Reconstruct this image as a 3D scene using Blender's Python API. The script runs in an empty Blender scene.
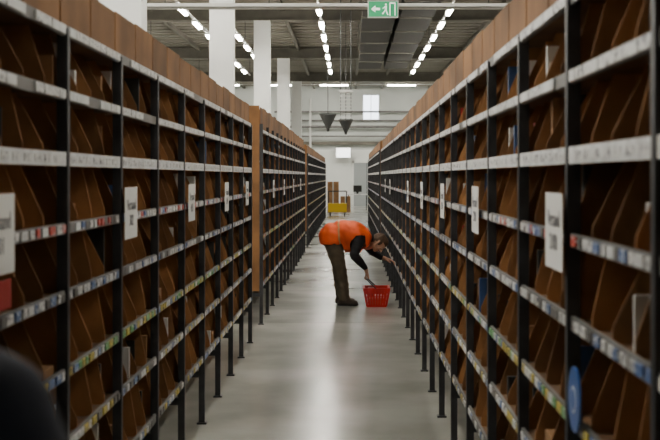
import bpy, bmesh, math, random
from mathutils import Vector, Matrix
R = random.Random(7)
scene = bpy.context.scene
H = 1.6
F = 1280.0

# ---------------------------------------------------------------- materials
def mat(name, col, rough=0.6, metal=0.0, noise=0.0, nscale=5.0, emit=0.0, bump=0.0, spec=0.5, tint=False, rvar=0.0, ncol=None, stretch=(1,1,1)):
    m = bpy.data.materials.new(name); m.use_nodes = True
    nt = m.node_tree; b = nt.nodes['Principled BSDF']
    b.inputs['Base Color'].default_value = (*col, 1)
    b.inputs['Roughness'].default_value = rough
    b.inputs['Metallic'].default_value = metal
    b.inputs['Specular IOR Level'].default_value = spec
    if emit:
        b.inputs['Emission Color'].default_value = (*col, 1)
        b.inputs['Emission Strength'].default_value = emit
    tc = nt.nodes.new('ShaderNodeTexCoord')
    mp = nt.nodes.new('ShaderNodeMapping'); mp.inputs['Scale'].default_value = stretch
    nt.links.new(tc.outputs['Object'], mp.inputs['Vector'])
    n = nt.nodes.new('ShaderNodeTexNoise'); n.inputs['Scale'].default_value = nscale
    n.inputs['Detail'].default_value = 5
    nt.links.new(mp.outputs['Vector'], n.inputs['Vector'])
    last = None
    if noise > 0:
        mx = nt.nodes.new('ShaderNodeMixRGB')
        c2 = ncol if ncol else tuple(c * (1 - noise) for c in col)
        mx.inputs['Color1'].default_value = (*c2, 1)
        mx.inputs['Color2'].default_value = (*[min(1, c * (1 + noise * .5)) for c in col], 1)
        rp = nt.nodes.new('ShaderNodeMapRange'); rp.inputs['From Min'].default_value = .35; rp.inputs['From Max'].default_value = .65
        nt.links.new(n.outputs['Fac'], rp.inputs['Value'])
        nt.links.new(rp.outputs['Result'], mx.inputs['Fac'])
        last = mx.outputs['Color']
    if tint:
        at = nt.nodes.new('ShaderNodeAttribute'); at.attribute_name = 'tone'
        mu = nt.nodes.new('ShaderNodeMixRGB'); mu.blend_type = 'MULTIPLY'; mu.inputs['Fac'].default_value = 1
        if last: nt.links.new(last, mu.inputs['Color1'])
        else: mu.inputs['Color1'].default_value = (*col, 1)
        nt.links.new(at.outputs['Fac'], mu.inputs['Color2'])
        last = mu.outputs['Color']
    if last: nt.links.new(last, b.inputs['Base Color'])
    if rvar > 0:
        r2 = nt.nodes.new('ShaderNodeMapRange'); r2.inputs['To Min'].default_value = rough - rvar; r2.inputs['To Max'].default_value = rough + rvar
        nt.links.new(n.outputs['Fac'], r2.inputs['Value']); nt.links.new(r2.outputs['Result'], b.inputs['Roughness'])
    if bump > 0:
        bp = nt.nodes.new('ShaderNodeBump'); bp.inputs['Strength'].default_value = bump
        bp.inputs['Distance'].default_value = .02
        nt.links.new(n.outputs['Fac'], bp.inputs['Height']); nt.links.new(bp.outputs['Normal'], b.inputs['Normal'])
    return m

def label_mat(name, col, ink):
    """printed ticket: base colour with little rows of ink marks"""
    m = mat(name, col, .5)
    nt = m.node_tree; b = nt.nodes['Principled BSDF']
    tc = nt.nodes.new('ShaderNodeTexCoord'); mp = nt.nodes.new('ShaderNodeMapping')
    mp.inputs['Scale'].default_value = (1, 70, 50)
    n = nt.nodes.new('ShaderNodeTexNoise'); n.inputs['Scale'].default_value = 1.0; n.inputs['Detail'].default_value = 1
    nt.links.new(tc.outputs['Object'], mp.inputs['Vector']); nt.links.new(mp.outputs['Vector'], n.inputs['Vector'])
    cr = nt.nodes.new('ShaderNodeValToRGB'); cr.color_ramp.elements[0].position = .56; cr.color_ramp.elements[1].position = .6
    cr.color_ramp.elements[0].color = (*col, 1); cr.color_ramp.elements[1].color = (*ink, 1)
    nt.links.new(n.outputs['Fac'], cr.inputs['Fac']); nt.links.new(cr.outputs['Color'], b.inputs['Base Color'])
    return m

M = {}
M['steel'] = mat('dark_galvanised_steel', (.045, .046, .05), .5, .3, .4, 8)
M['rail'] = mat('rail_grey_plastic', (.16, .155, .15), .5, 0, .35, 6)
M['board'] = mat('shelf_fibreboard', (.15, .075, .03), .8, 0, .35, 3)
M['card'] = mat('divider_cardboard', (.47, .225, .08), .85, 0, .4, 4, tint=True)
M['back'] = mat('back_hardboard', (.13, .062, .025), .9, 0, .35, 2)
M['topcard'] = mat('top_panel_cardboard', (.25, .118, .042), .85, 0, .35, 2.5, tint=True)
M['lw'] = label_mat('label_white', (.72, .72, .71), (.2, .2, .23))
M['lw2'] = mat('label_plain_white', (.72, .73, .73), .5, 0, .2, 12)
M['lb'] = label_mat('label_blue', (.09, .16, .36), (.6, .62, .65))
M['ly'] = label_mat('label_yellow', (.6, .47, .08), (.1, .1, .1))
M['lr'] = label_mat('label_red', (.5, .06, .04), (.6, .5, .5))
M['lg'] = label_mat('label_green', (.12, .35, .12), (.5, .6, .5))
M['paper'] = mat('paper_white', (.80, .80, .77), .6)
M['env'] = mat('parcel_kraft', (.36, .19, .08), .75, 0, .2, 5)
M['pblue'] = mat('parcel_blue', (.04, .1, .26), .5)
M['pred'] = mat('parcel_red', (.42, .03, .025), .5)

# ---------------------------------------------------------------- mesh builder
class MB:
    def __init__(s): s.v = []; s.f = []; s.mi = []; s.t = []; s.mats = []
    def m(s, k):
        mt = M[k] if isinstance(k, str) else k
        if mt not in s.mats: s.mats.append(mt)
        return s.mats.index(mt)
    def box(s, x0, x1, y0, y1, z0, z1, k, tone=1.0, xf=None):
        x0, x1 = min(x0, x1), max(x0, x1); y0, y1 = min(y0, y1), max(y0, y1)
        b = len(s.v)
        P = [(x0,y0,z0),(x1,y0,z0),(x1,y1,z0),(x0,y1,z0),(x0,y0,z1),(x1,y0,z1),(x1,y1,z1),(x0,y1,z1)]
        if xf: P = [tuple(xf @ Vector(p)) for p in P]
        s.v += P
        for f in ((0,3,2,1),(4,5,6,7),(0,1,5,4),(1,2,6,5),(2,3,7,6),(3,0,4,7)):
            s.f.append(tuple(b + i for i in f)); s.mi.append(s.m(k)); s.t.append(tone)
    def prism(s, pts, y0, y1, k, tone=1.0):
        b = len(s.v); n = len(pts)
        s.v += [(p[0], y0, p[1]) for p in pts] + [(p[0], y1, p[1]) for p in pts]
        fs = [tuple(b + i for i in range(n)), tuple(b + n + i for i in reversed(range(n)))]
        fs += [(b + i, b + n + i, b + n + (i + 1) % n, b + (i + 1) % n) for i in range(n)]
        for f in fs: s.f.append(f); s.mi.append(s.m(k)); s.t.append(tone)
    def cyl(s, p0, p1, r0, r1, k, n=16, caps=True, tone=1.0):
        p0 = Vector(p0); p1 = Vector(p1); d = (p1 - p0).normalized()
        a = d.orthogonal().normalized(); c = d.cross(a); b = len(s.v)
        for p, r in ((p0, r0), (p1, r1)):
            for i in range(n):
                t = 2 * math.pi * i / n; s.v.append(tuple(p + a * math.cos(t) * r + c * math.sin(t) * r))
        fs = [(b + i, b + (i + 1) % n, b + n + (i + 1) % n, b + n + i) for i in range(n)]
        if caps: fs += [tuple(b + i for i in reversed(range(n))), tuple(b + n + i for i in range(n))]
        for f in fs: s.f.append(f); s.mi.append(s.m(k)); s.t.append(tone)
    def obj(s, name, parent=None, smooth=False, loc=(0, 0, 0)):
        me = bpy.data.meshes.new(name); me.from_pydata(s.v, [], s.f)
        for mt in s.mats: me.materials.append(mt)
        me.polygons.foreach_set('material_index', s.mi)
        at = me.attributes.new('tone', 'FLOAT', 'FACE'); at.data.foreach_set('value', s.t)
        me.update()
        bm = bmesh.new(); bm.from_mesh(me); bmesh.ops.recalc_face_normals(bm, faces=bm.faces); bm.to_mesh(me); bm.free()
        o = bpy.data.objects.new(name, me); scene.collection.objects.link(o); o.location = loc
        if parent: o.parent = parent
        return o

def empty(name, loc=(0, 0, 0)):
    e = bpy.data.objects.new(name, None); e.location = loc; e.empty_display_size = .1
    scene.collection.objects.link(e); return e

# ---------------------------------------------------------------- room shell
M['floor'] = mat('polished_concrete', (.40, .40, .365), .22, 0, .25, .9, rvar=.07, bump=.02)
M['joint'] = mat('floor_joint', (.2, .2, .18), .7)
M['wall'] = mat('painted_wall', (.55, .58, .56), .7, 0, .08, .6)
M['wallw'] = mat('white_wall_panel', (.80, .82, .80), .6, 0, .06, .6)
M['ceil'] = mat('ceiling_sheet', (.28, .265, .225), .7, 0, .15, .5)
M['beam'] = mat('beam_steel_grey', (.15, .14, .115), .6, .1, .2, 2)
M['dark'] = mat('dark_matte', (.03, .03, .027), .7)
M['colw'] = mat('column_white_paint', (.80, .81, .79), .6, 0, .08, 1)
M['lamp'] = mat('tube_light', (1, .95, .84), .5, emit=110)
M['housing'] = mat('lamp_housing', (.6, .6, .58), .5)
XL, XR, Y0, Y1, ZC = -12., 10., -4., 68., 6.45
ZB = 5.95

b = MB(); b.box(XL, XR, Y0, Y1, -.1, 0, 'floor'); b.obj('floor')
b = MB()
for y in range(2, 66, 12): b.box(XL + .1, XR - .1, y, y + .005, .0, .001, 'joint')
b.obj('trim_1')
b = MB(); b.box(XL, XR, Y0, Y1, ZC, ZC + .1, 'ceil')
y = Y0 + .3
while y < Y1 - .5:
    b.box(XL, XR, y, y + .35, ZC - .08, ZC + .01, 'ceil'); y += .8
b.obj('ceiling')
b = MB(); b.box(XL - .2, XL, Y0, Y1, 0, ZC, 'wall'); b.obj('wall_left')
b = MB(); b.box(XR, XR + .2, Y0, Y1, 0, ZC, 'wall'); b.obj('wall_right')
b = MB(); b.box(XL, XR, Y0 - .2, Y0, 0, ZC, 'wall'); b.obj('wall_front')
wx0, wx1, wz0, wz1 = .65, 1.58, 4.55, 5.95
b = MB()
b.box(XL, wx0, Y1, Y1 + .25, 0, ZC, 'wall'); b.box(wx1, XR, Y1, Y1 + .25, 0, ZC, 'wall')
b.box(wx0, wx1, Y1, Y1 + .25, 0, wz0, 'wall'); b.box(wx0, wx1, Y1, Y1 + .25, wz1, ZC, 'wall')
b.box(XL, XR, Y1 - .03, Y1, 0, 3.0, 'wallw')
b.obj('wall_back')
b = MB()
for (a0, a1, c0, c1) in ((wx0, wx0 + .06, wz0, wz1), (wx1 - .06, wx1, wz0, wz1), (wx0, wx1, wz0, wz0 + .06), (wx0, wx1, wz1 - .06, wz1), ((wx0 + wx1) / 2 - .015, (wx0 + wx1) / 2 + .015, wz0, wz1)):
    b.box(a0, a1, Y1 - .02, Y1 + .08, c0, c1, 'colw')
b.obj('window_1')
M['doorg'] = mat('door_grey', (.36, .39, .40), .5)
b = MB(); b.box(.2, 1.6, Y1 - .09, Y1 - .03, 0, 2.3, 'doorg'); b.box(.1, .2, Y1 - .12, Y1 - .03, 0, 2.4, 'colw'); b.box(1.6, 1.7, Y1 - .12, Y1 - .03, 0, 2.4, 'colw'); b.box(.1, 1.7, Y1 - .12, Y1 - .03, 2.3, 2.4, 'colw'); b.box(.88, .9, Y1 - .1, Y1 - .08, 0, 2.3, 'dark')
b.obj('door_1')
b = MB(); b.box(XL, XR, Y1 - .2, Y1 - .03, 3.25, 3.42, 'beam'); b.box(XL, XR, Y1 - .14, Y1 - .04, 4.5, 4.58, 'rail')
b.obj('trim_2')
b = MB(); b.box(XL, XL + .03, Y0, Y1, 0, .12, 'beam'); b.obj('baseboard_left')
b = MB(); b.box(XR - .03, XR, Y0, Y1, 0, .12, 'beam'); b.obj('baseboard_right')

for y in (13.9, 24.7, 36., 47.5, 59.):
    b = MB(); b.box(-2.68, -2.24, y - .22, y + .22, 0, ZB, 'colw'); b.box(-2.72, -2.20, y - .26, y + .26, 0, .3, 'beam')
    for s in (-1, 1): b.box(-2.46 + s * .21 - .02, -2.46 + s * .21 + .02, y - .23, y - .215, 0, ZB, 'colw')
    b.obj('concrete_column')
    b = MB()
    b.box(XL, XR, y - .18, y + .18, ZB, ZB + .05, 'beam'); b.box(XL, XR, y - .18, y + .18, ZC - .13, ZC - .081, 'beam'); b.box(XL, XR, y - .03, y + .03, ZB + .05, ZC - .12, 'beam')
    b.obj('roof_beam')
b = MB()
for x in (-10, -7, -5.6, -1.9, .3, 1.7, 4.2, 7):
    b.box(x - .05, x + .05, Y0, Y1, ZC - .22, ZC - .081, 'beam')
b.obj('roof_purlins')
b = MB(); 
for x in (.70, 1.62):  # long dark boxes added for the dark area of the ceiling
    b.box(x - .4, x + .4, 25, 46, 5.45, 5.85, 'dark')
    for y in range(25, 46, 3): b.box(x - .43, x + .43, y, y + .06, 5.42, 5.88, 'beam')
    for y in range(26, 46, 6): b.box(x - .02, x + .02, y, y + .03, 5.88, 6.2, 'beam')
b.obj('dark_ceiling_boxes')

# fluorescent rows hung from a track under the beams
for x in (-8.2, -5.6, -3.72, -2.95, -.69, 2.22, 5.6):
    b = MB(); y = 3.1
    yend = 47 if -4 < x < 3 else 60  # outer rows, out of view, run on to light the far end
    b.box(x - .025, x + .025, 2, yend + .6, 5.33, 5.37, 'housing')
    while y < yend:
        if abs(x) < 5 or int(y) % 2:
            b.box(x - .07, x + .07, y - .02, y + 1.22, 5.28, 5.33, 'housing')
            b.box(x - .04, x + .04, y, y + 1.2, 5.24, 5.28, 'lamp')
        y += 2.75
    for yb in (13.9, 24.7, 36., 47.5, 59.):
        if yb < yend + .6: b.cyl((x, yb, 5.37), (x, yb, ZB), .008, .008, 'steel', 6)
    b.obj('fluorescent_light_row')
# added lamps close to the roof, put in to brighten the back wall
b = MB()
for yy in (61.5, 64.5):
    for x in (-9, -6.3, -3.6, -.8, 2.6, 5.4, 8.2):
        b.box(x - .72, x + .72, yy - .09, yy + .09, 6.19, 6.229, 'housing'); b.box(x - .7, x + .7, yy - .06, yy + .06, 6.15, 6.19, 'lamp')
    b.box(XL + .2, XR - .2, yy - .02, yy + .02, 6.195, 6.225, 'housing')
b.obj('added_back_wall_lights')

# ---------------------------------------------------------------- shelving
RAILS = [.42, .70, .94, 1.20, 1.425, 1.655, 1.87, 2.085]
def ticket_rows(b, side, xf, y0, y1, zi, z, rr, alt):
    X = lambda u: xf + side * u
    if zi in (5,):
        b.box(X(-.002), X(-.006), y0 + .025, y1 - .025, z - .022, z + .024, 'lw2')
        y = y0 + .05
        while y < y1 - .12:
            b.box(X(-.006), X(-.008), y, y + .08, z - .012, z + .012, 'lw'); y += .125
        return
    if zi in (6, 7):
        y = y0 + .03
        while y < y1 - .08:
            L = min(rr.choice((.1, .2, .2)), y1 - .03 - y)
            if rr.random() < .93: b.box(X(-.002), X(-.007), y, y + L, z - .015, z + .015, rr.choice(('lw', 'lw', 'lw2')))
            y += L + .012
        return
    pal = {4: ('lw', 'lw', 'lb', 'lw', 'lw2', 'lr', 'rail'), 3: ('lb', 'lw', 'lb', 'lw', 'lw2', 'rail'), 2: ('ly', 'lw', 'lb', 'ly', 'lw2', 'lg'), 1: ('lw', 'lb', 'ly', 'lw2', 'lw', 'rail'), 0: ('lw', 'rail', 'lb', 'lw2', 'ly', 'rail')}[zi]
    if alt: pal = pal + ('lr', 'lg', 'ly')
    y = y0 + .03
    while y < y1 - .07:
        L = min(rr.choice((.04, .05, .07)), y1 - .03 - y)
        b.box(X(-.002), X(-.007), y, y + L, z - .013, z + .014, rr.choice(pal))
        y += L + rr.choice((.008, .03))

def rack(xf, side, y0, nb, top, seed, alt=False, ncol=4):
    rr = random.Random(seed)
    e = empty('pigeonhole_shelving', (0, 0, 0))
    X = lambda u: xf + side * u
    DEP = .9
    fr, bo, dv, lb, ct = MB(), MB(), MB(), MB(), MB()
    y1 = y0 + nb
    for i in range(nb + 1):
        y = y0 + i
        for u0, u1 in ((-.009, .028), (.43, .47), (DEP - .028, DEP + .009)):
            fr.box(X(u0), X(u1), y - .017, y + .017, 0.01, top - .2, 'steel')
            fr.box(X(u0 - .012), X(u1 + .012), y - .03, y + .03, 0, .012, 'steel')
        fr.box(X(0), X(DEP), y - .01, y + .01, .30, .34, 'steel')
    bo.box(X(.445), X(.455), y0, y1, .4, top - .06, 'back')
    for ys in (y0 - .016, y1 + .004):
        bo.box(X(.03), X(DEP - .03), ys, ys + .012, .36, top, 'topcard', 1)
    for zi, z in enumerate(RAILS):
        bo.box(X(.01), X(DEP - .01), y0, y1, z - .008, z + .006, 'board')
        fr.box(X(0), X(.012), y0, y1, z - .019, z + .019, 'rail')
        fr.box(X(DEP - .012), X(DEP), y0, y1, z - .02, z + .02, 'rail')
        for i in range(nb):
            ticket_rows(lb, side, xf, y0 + i, y0 + i + 1, zi, z, rr, alt)
    for zi, z in enumerate(RAILS[:-1]):
        zt = RAILS[zi + 1] - .01; zb = z + .006
        for i in range(nb):
            for c in range(ncol):
                y = y0 + i + (c + (0 if c else .09)) / ncol + rr.uniform(-.012, .012) * (c > 0)
                sl = rr.uniform(.05, .11); tn = rr.uniform(.5, 1.2)
                pts = [(X(.014), zb), (X(.016), zb + .04), (X(sl), zt), (X(.44), zt), (X(.44), zb)]
                dv.prism(pts, y - .003, y + .003, 'card', tn)
                if c % 2 == 0:
                    pts = [(X(DEP - .014), zb), (X(DEP - sl), zt), (X(.46), zt), (X(.46), zb)]
                    dv.prism(pts, y - .003, y + .003, 'card', tn)
                q = rr.random()
                if q < .36:
                    w = rr.uniform(.004, .03); hh = rr.uniform(.09, min(.2, zt - zb - .01)); yy = y + rr.uniform(.03, .17)
                    u = rr.uniform(.02, .08); k = rr.choice(('paper', 'paper', 'env', 'env', 'env', 'env', 'pblue', 'pred', 'dark', 'dark', 'dark'))
                    ct.box(X(u), X(u + .25), yy, yy + w, zb, zb + hh, k)
                elif q < .5:
                    hh = rr.uniform(.02, .07); u = rr.uniform(.03, .1)
                    ct.box(X(u), X(u + .25), y + .02, y + .2, zb, zb + hh, rr.choice(('env', 'env', 'paper', 'dark')))
    zb = RAILS[-1] + .006
    for i in range(nb):
        for c in range(2):
            ya = y0 + i + c * .5 + .012; hgt = top - rr.uniform(0, .02)
            dv.box(X(.02), X(.026), ya, ya + .476, zb, hgt, 'topcard', rr.uniform(.6, 1.15))
            dv.box(X(.04), X(DEP - .04), ya, ya + .006, zb, hgt - .01, 'topcard', .7)
        dv.box(X(DEP - .036), X(DEP - .03), y0 + i + .01, y0 + i + .99, zb, top - .01, 'topcard', .9)
    fr.obj('steel_frame', e); bo.obj('shelf_boards', e); dv.obj('dividers', e); lb.obj('rail_labels', e); ct.obj('stored_mail', e)
    return e
XLf, XRf = -.947, .60
rack(XLf, -1, .27, 12, 2.29, 1)
rack(XLf, -1, 13.8, 13, 2.36, 2, True)
rack(XLf, -1, 28.8, 21, 2.31, 3, True)
rack(XRf, 1, .5, 24, 2.29, 4)
rack(XRf, 1, 26.3, 16, 2.33, 5)

# ---------------------------------------------------------------- signs on the racks
M['ink'] = mat('printed_ink', (.05, .05, .06), .6)
M['ink2'] = mat('printed_ink_grey', (.16, .16, .18), .6)
M['tape'] = mat('clear_tape', (.55, .55, .5), .3)
def text_mesh(txt, size, mtx, name, parent, mt):
    c = bpy.data.curves.new(name, 'FONT'); c.body = txt; c.size = size; c.align_x = 'CENTER'; c.align_y = 'CENTER'; c.extrude = .0004
    o = bpy.data.objects.new(name, c); scene.collection.objects.link(o)
    dg = bpy.context.evaluated_depsgraph_get(); me = bpy.data.meshes.new_from_object(o.evaluated_get(dg))
    bpy.data.objects.remove(o); me.materials.clear(); me.materials.append(mt)
    o = bpy.data.objects.new(name, me); scene.collection.objects.link(o); o.matrix_world = mtx; o.parent = parent
def rack_sign(xf, side, y, txt, z=1.445, w=.30, h=.215):
    e = empty('paper_sign'); b = MB(); x = xf - side * .0225
    b.box(x, x - side * .002, y - w / 2, y + w / 2, z - h / 2, z + h / 2, 'paper')
    b.box(x, x + side * .0125, y - .05, y + .05, z - .03, z + .0, 'tape')
    b.obj('sheet', e)
    xx = x - side * .0032
    if side > 0: m = Matrix(((0, 0, -1, xx), (-1, 0, 0, y), (0, 1, 0, z), (0, 0, 0, 1)))
    else: m = Matrix(((0, 0, 1, xx), (1, 0, 0, y), (0, 1, 0, z), (0, 0, 0, 1)))
    text_mesh(txt, .066, m, 'print', e, M['ink2'])
for i, y in enumerate((3.37, 5.4, 7.47, 9.6, 11.5, 15.5, 18, 21, 24)): rack_sign(XLf, -1, y, 'Versand\n%d0%d' % (i + 2, i + 1))
for i, y in enumerate((3.62, 5.9, 8.0, 10.3, 12.8, 18.5, 21)): rack_sign(XRf, 1, y, 'Versand\n2%d00' % (i + 1))
b = MB(); b.box(XLf + .012, XLf + .018, 3.3, 3.51, 1.24, 1.32, 'pred'); b.obj('red_tag_card')
M['discblue'] = mat('disc_blue', (.02, .10, .36), .35)
b = MB(); b.cyl((XRf - .014, 3.32, 1.02), (XRf - .02, 3.32, 1.02), .085, .085, 'discblue', 40)
b.cyl((XRf - .0195, 3.32, 1.02), (XRf - .0215, 3.32, 1.02), .035, .035, 'lw2', 32); b.cyl((XRf - .0205, 3.32, 1.02), (XRf - .0225, 3.32, 1.02), .028, .028, 'discblue', 32)
b.obj('blue_round_sign')

# ---------------------------------------------------------------- exit sign and tray
M['green'] = mat('exit_green', (.01, .30, .12), .4, emit=.25)
M['signw'] = mat('exit_white', (.85, .9, .85), .4, emit=.7)
e = empty('exit_sign'); b = MB(); ey = 21.7; ez = 4.43; ex = .56
b.box(ex - .26, ex + .26, ey, ey + .06, ez - .145, ez + .145, 'housing')
b.box(ex - .245, ex + .245, ey - .006, ey, ez - .13, ez + .13, 'green')
def poly(b, pts, k): b.prism([(ex + p[0], ez + p[1]) for p in pts], ey - .010, ey - .0055, k)
poly(b, [(-.2, 0), (-.13, .06), (-.13, .02), (-.05, .02), (-.05, -.02), (-.13, -.02), (-.13, -.06)], 'signw')
poly(b, [(.11, -.11), (.11, .11), (.125, .11), (.125, -.11)], 'signw'); poly(b, [(.195, -.11), (.195, .11), (.21, .11), (.21, -.11)], 'signw'); poly(b, [(.125, .09), (.125, .11), (.195, .11), (.195, .09)], 'signw')
poly(b, [(.03, .05), (.065, .05), (.06, -.02), (.03, -.02)], 'signw'); poly(b, [(.04, -.02), (.06, -.02), (.09, -.1), (.07, -.1)], 'signw'); poly(b, [(.03, -.02), (.045, -.02), (.0, -.09), (-.02, -.08)], 'signw')
poly(b, [(.03, .045), (.03, .03), (-.005, .0), (-.01, .012)], 'signw'); poly(b, [(.035, .06), (.035, .09), (.06, .09), (.06, .06)], 'signw')
b.obj('panel', e)
b = MB(); b.cyl((ex - .2, ey + .03, ez + .14), (ex - .2, ey + .03, ZC - .09), .006, .006, 'steel', 6); b.cyl((ex + .2, ey + .03, ez + .14), (ex + .2, ey + .03, ZC - .09), .006, .006, 'steel', 6); b.obj('hanging_rods', e)
e = empty('cable_tray'); b = MB()
b.box(-6, 4.5, 22., 22.3, 4.50, 4.515, 'housing'); b.box(-6, 4.5, 22., 22.01, 4.5, 4.57, 'housing'); b.box(-6, 4.5, 22.29, 22.3, 4.5, 4.57, 'housing')
for x in (-5, -3.2, -1.4, .6, 2.4, 4.2): b.cyl((x, 22.15, 4.51), (x, 22.15, ZC - .09), .008, .008, 'steel', 6)
b.obj('tray', e)
M['cone'] = mat('cone_grey', (.07, .075, .075), .5, .2)
def cone(x, y, ztop, zbot, r, ladder, zr):
    e = empty('cone_loudspeaker'); b = MB()
    b.cyl((x, y, ztop), (x, y, zbot), r, .04, 'cone', 24); b.cyl((x, y, ztop), (x, y, ztop + .05), r * 1.05, r * 1.05, 'cone', 24)
    b.cyl((x, y, zbot), (x, y, zbot - .06), .05, .03, 'cone', 12)
    b.cyl((x, y, ztop), (x, y, zr), .012, .012, 'steel', 6)
    if ladder:
        for sx in (-.16, .16): b.cyl((x + sx, y, ztop), (x + sx, y, ztop + .95), .012, .012, 'cone', 6)
        for k in range(8): b.box(x - .17, x + .17, y - .03, y + .03, ztop + .1 + k * .11, ztop + .13 + k * .11, 'housing')
        b.box(x - .2, x + .2, y - .1, y + .1, ztop + .93, ztop + .98, 'cone')
        b.cyl((x - .16, y, ztop + .95), (x - .16, y, zr), .01, .01, 'steel', 6)
    b.obj('horn', e)
cone(-.69, 40, 3.5, 3.05, .26, False, 5.33)
cone(-.13, 40, 3.32, 2.95, .22, True, ZC - .09)
b = MB()
for x, y in ((-.22, 30), (.02, 30.2)): b.cyl((x, y, 3.6), (x, y, ZC - .09), .012, .012, 'steel', 6)
b.box(-.26, .06, 29.98, 30.22, 3.56, 3.62, 'housing')
b.obj('hanging_power_rail')

b = MB()
for z, r in ((5.0, .05), (4.2, .07), (3.7, .04)): b.cyl((-4, Y1 - .3, z), (4, Y1 - .3, z), r, r, 'rail', 10)
for x in (-3.2, -2.6, -2.1): b.cyl((x, Y1 - .3, 0.1), (x, Y1 - .3, 5.7), .06, .06, 'housing', 10)
b.obj('wall_pipes')
b = MB(); b.box(-.75, .05, Y1 - .45, Y1 - .2, 2.55, 3.1, 'housing'); b.box(-.72, .02, Y1 - .46, Y1 - .45, 2.58, 3.07, mat('box_light', (1, 1, .98), .4, emit=3)); b.obj('lit_wall_sign')

# ---------------------------------------------------------------- far aisle objects
M['yellow'] = mat('yellow_plastic', (.80, .52, .01), .45)
M['rubber'] = mat('black_rubber', (.02, .02, .02), .7)
e = empty('yellow_trolley'); b = MB(); cx, cy = -.50, 51.2
b.box(cx - .36, cx + .36, cy - .25, cy + .25, .16, .2, 'yellow')
for s in (-1, 1):
    b.box(cx - .36, cx + .36, cy + s * .25 - .012, cy + s * .25 + .012, .2, .5, 'yellow'); b.box(cx + s * .36 - .012, cx + s * .36 + .012, cy - .25, cy + .25, .2, .5, 'yellow')
    b.box(cx + s * .36 - .02, cx + s * .36 + .02, cy + .2, cy + .24, .2, 1.0, 'steel')
    for t in (-1, 1):
        b.cyl((cx + s * .29 - .02, cy + t * .19, .07), (cx + s * .29 + .02, cy + t * .19, .07), .07, .07, 'rubber', 16); b.box(cx + s * .29 - .03, cx + s * .29 + .03, cy + t * .19 - .02, cy + t * .19 + .02, .1, .17, 'steel')
b.box(cx - .36, cx + .36, cy + .2, cy + .24, .97, 1.01, 'steel'); b.box(cx - .37, cx + .37, cy - .27, cy + .27, .48, .51, 'yellow')
b.obj('cart', e)
for (x, y, w, h) in ((-.75, 57, .5, .45), (-.2, 57, .45, .35)):
    for k in range(3 if x < -.5 else 2):
        b = MB(); b.box(x - w / 2, x + w / 2, y - .25, y + .25, k * h, k * h + h - .004, 'env'); b.box(x - .03, x + .03, y - .252, y + .252, k * h, k * h + h - .001, 'tape'); b.obj('cardboard_box')
b = MB(); x, y = .35, 60
b.box(x - .45, x + .45, y - .3, y + .3, .72, .76, 'lw2')
for sx in (-.42, .42):
    for sy in (-.27, .27): b.box(x + sx - .02, x + sx + .02, y + sy - .02, y + sy + .02, 0, .72, 'steel')
b.box(x - .2, x + .2, y - .05, y + 0, .86, 1.16, 'dark'); b.box(x - .05, x + .05, y, y + .05, .76, .95, 'dark')
b.obj('packing_table')

# ---------------------------------------------------------------- red basket
M['redp'] = mat('red_plastic', (.62, .015, .012), .35)
M['blackp'] = mat('black_plastic', (.02, .02, .022), .4)
BX, BY = .325, 15.78
e = empty('red_shopping_basket', (BX, BY, 0)); b = MB()
hb, ht = .0, .235
bx0, by0, bx1, by1 = .115, .165, .155, .21
def ring(z0, z1, t, k='redp', ex=0):
    f0 = z0 / ht
    hx = bx0 + (bx1 - bx0) * f0 + ex; hy = by0 + (by1 - by0) * f0 + ex
    b.box(-hx, hx, -hy - t, -hy + t, z0, z1, k); b.box(-hx, hx, hy - t, hy + t, z0, z1, k)
    b.box(-hx - t, -hx + t, -hy, hy, z0, z1, k); b.box(hx - t, hx + t, -hy, hy, z0, z1, k)
b.box(-bx0, bx0, -by0, by0, 0.004, .012, 'redp')
ring(.0, .03, .004); ring(.075, .085, .003); ring(.125, .135, .003); ring(.17, ht - .01, .004); ring(ht - .015, ht, .011)
def slat(px0, py0, px1, py1, w, ax):
    bb = len(b.v); t = .0035
    for (x, y, z) in ((px0, py0, .01), (px1, py1, ht - .01)):
        if ax == 'x': b.v += [(x - w, y - t, z), (x + w, y - t, z), (x + w, y + t, z), (x - w, y + t, z)]
        else: b.v += [(x - t, y - w, z), (x + t, y - w, z), (x + t, y + w, z), (x - t, y + w, z)]
    for f in ((0,1,5,4),(1,2,6,5),(2,3,7,6),(3,0,4,7),(0,3,2,1),(4,5,6,7)): b.f.append(tuple(bb + i for i in f)); b.mi.append(b.m('redp')); b.t.append(1)
n = 8
for i in range(n + 1):
    f = -1 + 2 * i / n
    for s in (-1, 1): slat(bx0 * f, s * by0, bx1 * f, s * by1, .0125, 'x')
n = 10
for i in range(n + 1):
    f = -1 + 2 * i / n
    for s in (-1, 1): slat(s * bx0, by0 * f, s * bx1, by1 * f, .0125, 'y')
b.obj('basket_body', e)
b = MB(); GX, GZ = -.115, .335
pz = ht - .012
for s in (-1, 1):
    b.cyl((0, s * (by1 + .015), pz), (GX * .85, s * (by1 - .03), GZ - .02), .007, .007, 'blackp', 10)
    b.cyl((GX * .85, s * (by1 - .03), GZ - .02), (GX, s * (by1 - .07), GZ), .007, .009, 'blackp', 10)
    b.cyl((0, s * (by1 - .005), pz), (0, s * (by1 + .024), pz), .014, .014, 'redp', 12)
b.cyl((GX, -(by1 - .07), GZ), (GX, by1 - .07, GZ), .010, .010, 'blackp', 12)
b.obj('bail_handle', e)
b = MB(); b.box(-.09, .06, -.12, .08, .013, .10, 'env'); b.box(-.02, .09, -.05, .14, .101, .13, 'paper'); b.box(-.1, -.03, .0, .14, .105, .22, 'pred'); b.obj('parcels', e)

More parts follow.
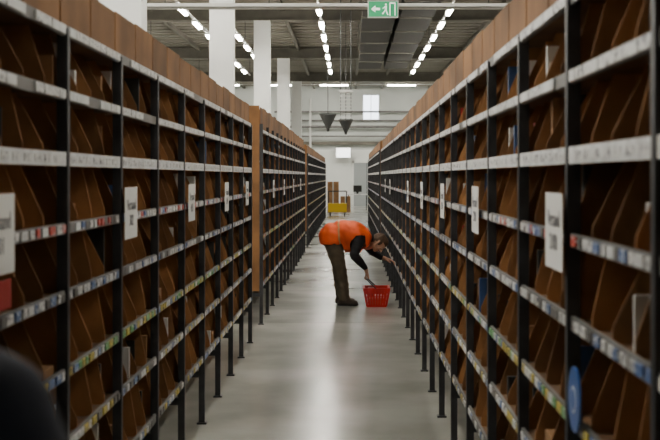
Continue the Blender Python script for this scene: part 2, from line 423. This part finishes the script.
# ---------------------------------------------------------------- people
def sphere_pts(p, r, sc=(1, 1, 1), n=10, k=7):
    out = []
    for j in range(k + 1):
        th = math.pi * j / k
        for i in range(n):
            ph = 2 * math.pi * i / n
            out.append(Vector((p[0] + r * sc[0] * math.sin(th) * math.cos(ph), p[1] + r * sc[1] * math.sin(th) * math.sin(ph), p[2] + r * sc[2] * math.cos(th))))
    return out
def blob(name, parts, mats, voxel, parent, mtx=None, smooth=4, keep=None, fold=0):
    bm = bmesh.new()
    for tag, sp in parts:
        t = bmesh.new()
        for q in sp:
            for v in sphere_pts(q[0], q[1], q[2] if len(q) > 2 else (1, 1, 1)): t.verts.new(v)
        bmesh.ops.remove_doubles(t, verts=t.verts, dist=1e-6)
        r = bmesh.ops.convex_hull(t, input=t.verts)
        junk = [g for g in r['geom_interior'] if isinstance(g, bmesh.types.BMVert)]
        if junk: bmesh.ops.delete(t, geom=junk, context='VERTS')
        tm = bpy.data.meshes.new('t'); t.to_mesh(tm); t.free(); bm.from_mesh(tm); bpy.data.meshes.remove(tm)
    me = bpy.data.meshes.new(name); bm.to_mesh(me); bm.free()
    o = bpy.data.objects.new(name, me); scene.collection.objects.link(o)
    md = o.modifiers.new('r', 'REMESH'); md.mode = 'VOXEL'; md.voxel_size = voxel
    if smooth:
        s = o.modifiers.new('s', 'SMOOTH'); s.iterations = smooth; s.factor = .5
    dg = bpy.context.evaluated_depsgraph_get(); dg.update()
    me2 = bpy.data.meshes.new_from_object(o.evaluated_get(dg)); bpy.data.objects.remove(o)
    tags = sorted(set(p[0] for p in parts))
    segs = []
    for tag, sp in parts:
        ti = tags.index(tag)
        if len(sp) == 1: segs.append((ti, Vector(sp[0][0]), sp[0][1], Vector(sp[0][0]), sp[0][1]))
        for i in range(len(sp)):
            for j in range(i + 1, len(sp)): segs.append((ti, Vector(sp[i][0]), sp[i][1], Vector(sp[j][0]), sp[j][1]))
    me2.materials.clear()
    for t in tags: me2.materials.append(mats[t])
    ftag = []
    for p in me2.polygons:
        c = p.center; best = 1e9; bt = 0
        for ti, a, ra, bb, rb in segs:
            d = bb - a; L = d.length_squared
            k = 0 if L < 1e-12 else max(0, min(1, (c - a).dot(d) / L))
            ds = (c - a - d * k).length - (ra + (rb - ra) * k)
            if ds < best: best = ds; bt = ti
        p.material_index = bt; p.use_smooth = True; ftag.append(tags[bt])
    if fold:
        nz = [v.normal.copy() for v in me2.vertices]
        for v, nn in zip(me2.vertices, nz):
            c = v.co; v.co += nn * fold * (math.sin(c.z * 55 + c.x * 25) * math.sin(c.y * 30 + c.z * 18) )
    if mtx: me2.transform(mtx)
    me2.name = name
    o = bpy.data.objects.new(name, me2); scene.collection.objects.link(o); o.parent = parent
    return o, ftag

M['skin'] = mat('skin', (.46, .24, .155), .55, 0, .12, 20)
M['lips'] = mat('lips', (.35, .12, .1), .5)
M['eyew'] = mat('eye_white', (.7, .7, .68), .3)
M['hair'] = mat('brown_hair', (.10, .055, .03), .7, 0, .5, 40, bump=.4, stretch=(1, 1, 4))
M['pants'] = mat('olive_trousers', (.11, .085, .055), .85, 0, .25, 14, bump=.2)
M['sleeve'] = mat('black_sweater', (.018, .018, .022), .85, 0, .2, 30, bump=.2)
M['orange'] = mat('hi_vis_orange', (.95, .115, .015), .6, 0, .12, 9, bump=.15)
M['reflect'] = mat('reflective_tape', (.6, .3, .12), .35, .1)
M['shoe'] = mat('brown_leather_boot', (.055, .035, .022), .55, 0, .2, 20)
M['sole'] = mat('boot_sole', (.02, .018, .016), .8)
M['navy'] = mat('navy_jacket', (.010, .013, .026), .85, 0, .2, 20, bump=.2)
M['jeans'] = mat('dark_jeans', (.02, .025, .045), .85)

def head_parts():
    h = [('skin', [((-.012, 0, .03), .083), ((.018, 0, .035), .080)]),
         ('skin', [((.02, -.025, -.02), .05), ((.02, .025, -.02), .05), ((.052, 0, -.068), .028)]),
         ('skin', [((.062, -.03, .0), .026), ((.062, .03, .0), .026)]),
         ('skin', [((.088, 0, .018), .009), ((.107, 0, -.018), .013)]),
         ('skin', [((.092, -.012, -.022), .009), ((.092, .012, -.022), .009)]),
         ('lips', [((.084, -.018, -.048), .007), ((.088, 0, -.046), .009), ((.084, .018, -.048), .007)]),
         ('skin', [((-.02, 0, -.03), .055), ((-.045, 0, -.14), .055)]),
         ('hair', [((-.025, 0, .045), .088), ((.02, 0, .062), .074)]),
         ('hair', [((-.045, 0, .03), .074), ((-.055, 0, -.045), .052)]),
         ('hair', [((.0, -.045, .03), .05), ((.0, .045, .03), .05)])]
    for s in (-1, 1):
        h.append(('skin', [((-.002, s * .082, .012), .013, (1, .5, 1)), ((-.006, s * .088, .03), .014, (1, .5, 1)), ((-.002, s * .082, -.02), .01, (1, .5, 1))]))
        h.append(('hair', [((.082, s * .018, .036), .005), ((.072, s * .046, .037), .005)]))
        h.append(('eyew', [((.079, s * .030, .014), .0125)]))
        h.append(('iris', [((.090, s * .030, .014), .005)]))
    return h
HM = {'skin': M['skin'], 'lips': M['lips'], 'hair': M['hair'], 'eyew': M['eyew'], 'iris': M['ink']}
def frame(o, x, z):
    x = Vector(x).normalized(); z = Vector(z); z = (z - x * z.dot(x)).normalized(); y = z.cross(x)
    return Matrix(((x.x, y.x, z.x, o[0]), (x.y, y.y, z.y, o[1]), (x.z, y.z, z.z, o[2]), (0, 0, 0, 1)))
def hand(name, parent, W, d, n, right, curl):
    d = Vector(d).normalized(); n = Vector(n); n = (n - d * n.dot(d)).normalized(); t = d.cross(n) * (1 if right else -1)
    W = Vector(W); P = lambda a, c, e=0: tuple(W + d * a + t * c + n * e)
    parts = [('s', [(P(-.03, 0), .027), (P(.01, .005), .025)]),
             ('s', [(P(.01, .012), .019), (P(.01, -.012), .019), (P(.082, .03), .012), (P(.084, -.03), .011)]),
             ('s', [(P(.02, .02, .008), .016), (P(.055, .03, .006), .012)])]
    for c, L, r in ((.031, .072, .0088), (.0105, .080, .0090), (-.0105, .074, .0086), (-.0305, .058, .0076)):
        a = 0; p = W + d * .084 + t * c
        for k, fr in enumerate((.46, .30, .24)):
            a += math.radians(curl[k]); q = p + (d * math.cos(a) + n * math.sin(a)) * L * fr + t * c * .06
            parts.append(('s', [(tuple(p), r * (1 - .08 * k)), (tuple(q), r * (.93 - .08 * k))])); p = q
    tc = curl[0] / 90
    parts.append(('s', [(P(.022, .024, .008), .014), (P(.055, .052 - .01 * tc, .018 + .01 * tc), .0105)]))
    parts.append(('s', [(P(.055, .052 - .01 * tc, .018 + .01 * tc), .0105), (P(.082, .056 - .026 * tc, .024 + .024 * tc), .0088)]))
    return blob(name, parts, {'s': M['skin']}, .0035, parent, smooth=2)

def boots(parts, ax, ay, fwd=(1, 0)):
    f = Vector((fwd[0], fwd[1], 0)).normalized(); s = Vector((-f.y, f.x, 0)); A = Vector((ax, ay, 0))
    P = lambda a, c, z: tuple(A + f * a + s * c + Vector((0, 0, z)))
    parts += [('shoe', [(P(0, 0, .17), .052), (P(-.01, 0, .06), .045)]),
              ('shoe', [(P(-.035, 0, .048), .042), (P(.06, -.012, .052), .040), (P(.06, .012, .052), .040)]),
              ('shoe', [(P(.06, -.012, .045), .038), (P(.06, .012, .045), .038), (P(.15, .004, .036), .030), (P(.15, -.014, .036), .028)]),
              ('sole', [(P(-.05, 0, .013), .034, (1, 1, .36)), (P(.05, -.02, .013), .034, (1, 1, .36)), (P(.05, .02, .013), .034, (1, 1, .36)), (P(.155, -.006, .013), .036, (1, 1, .36))])]

PY = 15.9
wk = empty('bending_warehouse_worker', (0, PY, 0))
wr = Vector((BX + GX, (BY - PY) - .01, GZ))
d = Vector((.30, 0, -.95)).normalized(); nrm = Vector((-.95, 0, -.30)).normalized()
W1 = wr - d * .088 - nrm * .021
LW = Vector((.435, .20, .565)); ld = Vector((.92, -.05, -.25)).normalized()
parts = [
 ('torso', [((-.225, -.085, .865), .13), ((-.225, .085, .865), .13), ((-.07, -.07, .90), .135), ((-.07, .07, .90), .135)]),
 ('torso', [((-.07, -.07, .90), .135), ((-.07, .07, .90), .135), ((.07, -.10, .88), .13), ((.07, .10, .88), .13)]),
 ('torso', [((.07, -.10, .88), .13), ((.07, .10, .88), .13), ((.175, -.13, .84), .075), ((.175, .13, .84), .075)]),
 ('torso', [((-.06, -.06, .83), .12), ((-.06, .06, .83), .12), ((.07, -.07, .81), .11), ((.07, .07, .81), .11)]),
 ('neck', [((.19, 0, .86), .075), ((.265, 0, .825), .060)]),
 ('leg', [((-.235, -.07, .84), .13), ((-.235, .07, .84), .13), ((-.20, -.085, .76), .115), ((-.20, .085, .76), .115)]),
 ('leg', [((-.215, -.095, .80), .12), ((-.135, -.11, .50), .088)]),
 ('leg', [((-.135, -.11, .50), .088), ((-.105, -.115, .33), .084), ]),
 ('leg', [((-.105, -.115, .33), .084), ((-.075, -.115, .12), .074)]),
 ('leg', [((-.215, .095, .80), .12), ((-.145, .12, .50), .088)]),
 ('leg', [((-.145, .12, .50), .088), ((-.13, .13, .33), .084)]),
 ('leg', [((-.13, .13, .33), .084), ((-.11, .135, .12), .074)]),
 ('sleeve', [((.11, -.165, .83), .080), ((.05, -.225, .625), .058)]),
 ('sleeve', [((.05, -.225, .625), .060), (tuple(W1 - d * .045 + Vector((-.005, -.01, .01))), .039)]),
 ('sleeve', [((.165, .165, .83), .077), ((.275, .235, .65), .057)]),
 ('sleeve', [((.275, .235, .65), .057), (tuple(LW - ld * .05), .039)]),
]
boots(parts, -.08, -.115); boots(parts, -.115, .135)
BM = {'torso': M['sleeve'], 'neck': M['sleeve'], 'leg': M['pants'], 'sleeve': M['sleeve'], 'shoe': M['shoe'], 'sole': M['sole']}
body, tags = blob('body', parts, BM, .012, wk, smooth=5, fold=.005)
me = body.data; vm = {}; vv = []; ff = []; mi = []
for p, t in zip(me.polygons, tags):
    c = p.center
    ok = (t in ('torso',) or (t == 'leg' and c.z > .78 and c.x < -.05) or (t == 'sleeve' and c.z > .865) or (t == 'neck' and c.x < .215))
    if not ok: continue
    ids = []
    for vi in p.vertices:
        if vi not in vm:
            v = me.vertices[vi]; vm[vi] = len(vv)
            co = v.co + v.normal * (.016 + .006 * math.sin(v.co.x * 40 + v.co.z * 25))
            if co.z < .86: co.z -= (.86 - co.z) * .22
            vv.append(tuple(co))
        ids.append(vm[vi])
    ff.append(ids)
    mi.append(1 if (-.145 < c.x < -.125) else 0)
vme = bpy.data.meshes.new('hi_vis_vest'); vme.from_pydata(vv, [], ff); vme.materials.append(M['orange']); vme.materials.append(M['reflect'])
vme.polygons.foreach_set('material_index', mi); vme.shade_smooth()
vo = bpy.data.objects.new('hi_vis_vest', vme); scene.collection.objects.link(vo); vo.parent = wk
sm = vo.modifiers.new('s', 'SMOOTH'); sm.iterations = 3
so = vo.modifiers.new('t', 'SOLIDIFY'); so.thickness = .006; so.offset = 1
blob('head', head_parts(), HM, .005, wk, frame((.345, 0, .765), (.5, -.10, -.86), (.86, 0, .5)), smooth=2)
hand('right_hand', wk, W1, d, nrm, True, (70, 80, 55))
hand('left_hand', wk, LW, ld, (-.1, 0, -1), False, (18, 25, 20))

p2 = empty('standing_person', (-.503, 1.15, 0)); p2.rotation_euler = (0, 0, math.pi / 2)
parts = [
 ('torso', [((0, -.08, 1.0), .10), ((0, .08, 1.0), .10), ((0, -.07, 1.15), .105), ((0, .07, 1.15), .105)]),
 ('torso', [((0, -.07, 1.15), .105), ((0, .07, 1.15), .105), ((0, -.11, 1.33), .10), ((0, .11, 1.33), .10), ((-.01, 0, 1.42), .07)]),
 ('torso', [((0, -.175, 1.39), .060), ((0, .175, 1.39), .060), ((-.01, 0, 1.45), .065)]),
 ('neck', [((-.01, 0, 1.45), .06), ((0, 0, 1.52), .055)]),
 ('leg', [((0, -.08, .95), .115), ((0, .08, .95), .115), ((0, -.09, .85), .10), ((0, .09, .85), .10)]),
]
for s in (-1, 1):
    parts += [('leg', [((0, s * .09, .87), .10), ((.01, s * .10, .5), .068)]), ('leg', [((.01, s * .10, .5), .068), ((-.01, s * .11, .12), .055)]),
              ('torso', [((0, s * .18, 1.375), .066), ((-.02, s * .26, 1.12), .052)]), ('torso', [((-.02, s * .26, 1.12), .052), ((.04, s * .25, .87), .036)])]
    boots(parts, -.01, s * .11)
blob('body', parts, {'torso': M['navy'], 'neck': M['skin'], 'leg': M['jeans'], 'shoe': M['shoe'], 'sole': M['sole']}, .013, p2, smooth=5, fold=.003)
blob('head', head_parts(), HM, .005, p2, frame((.03, 0, 1.62), (1, 0, -.05), (.05, 0, 1)), smooth=2)
hand('right_hand', p2, (.045, -.25, .84), (.15, 0, -1), (0, 1, 0), True, (20, 25, 20))
hand('left_hand', p2, (.045, .25, .84), (.15, 0, -1), (0, -1, 0), False, (20, 25, 20))

# ---------------------------------------------------------------- world + camera
w = bpy.data.worlds.new('World'); scene.world = w; w.use_nodes = True
nt = w.node_tree; bg = nt.nodes['Background']; bg.inputs['Strength'].default_value = 5
bg.inputs['Color'].default_value = (.85, .92, 1, 1)
cd = bpy.data.cameras.new('camera'); cam = bpy.data.objects.new('camera', cd); scene.collection.objects.link(cam)
cam.location = (0, 0, H); cam.rotation_euler = (math.pi / 2, 0, 0)
cd.sensor_width = 36; cd.lens = F / 660 * 36; cd.shift_x = -20 / 660; cd.shift_y = -44 / 660
cd.clip_end = 200; cd.dof.use_dof = True; cd.dof.focus_distance = 15; cd.dof.aperture_fstop = 5.6
scene.camera = cam
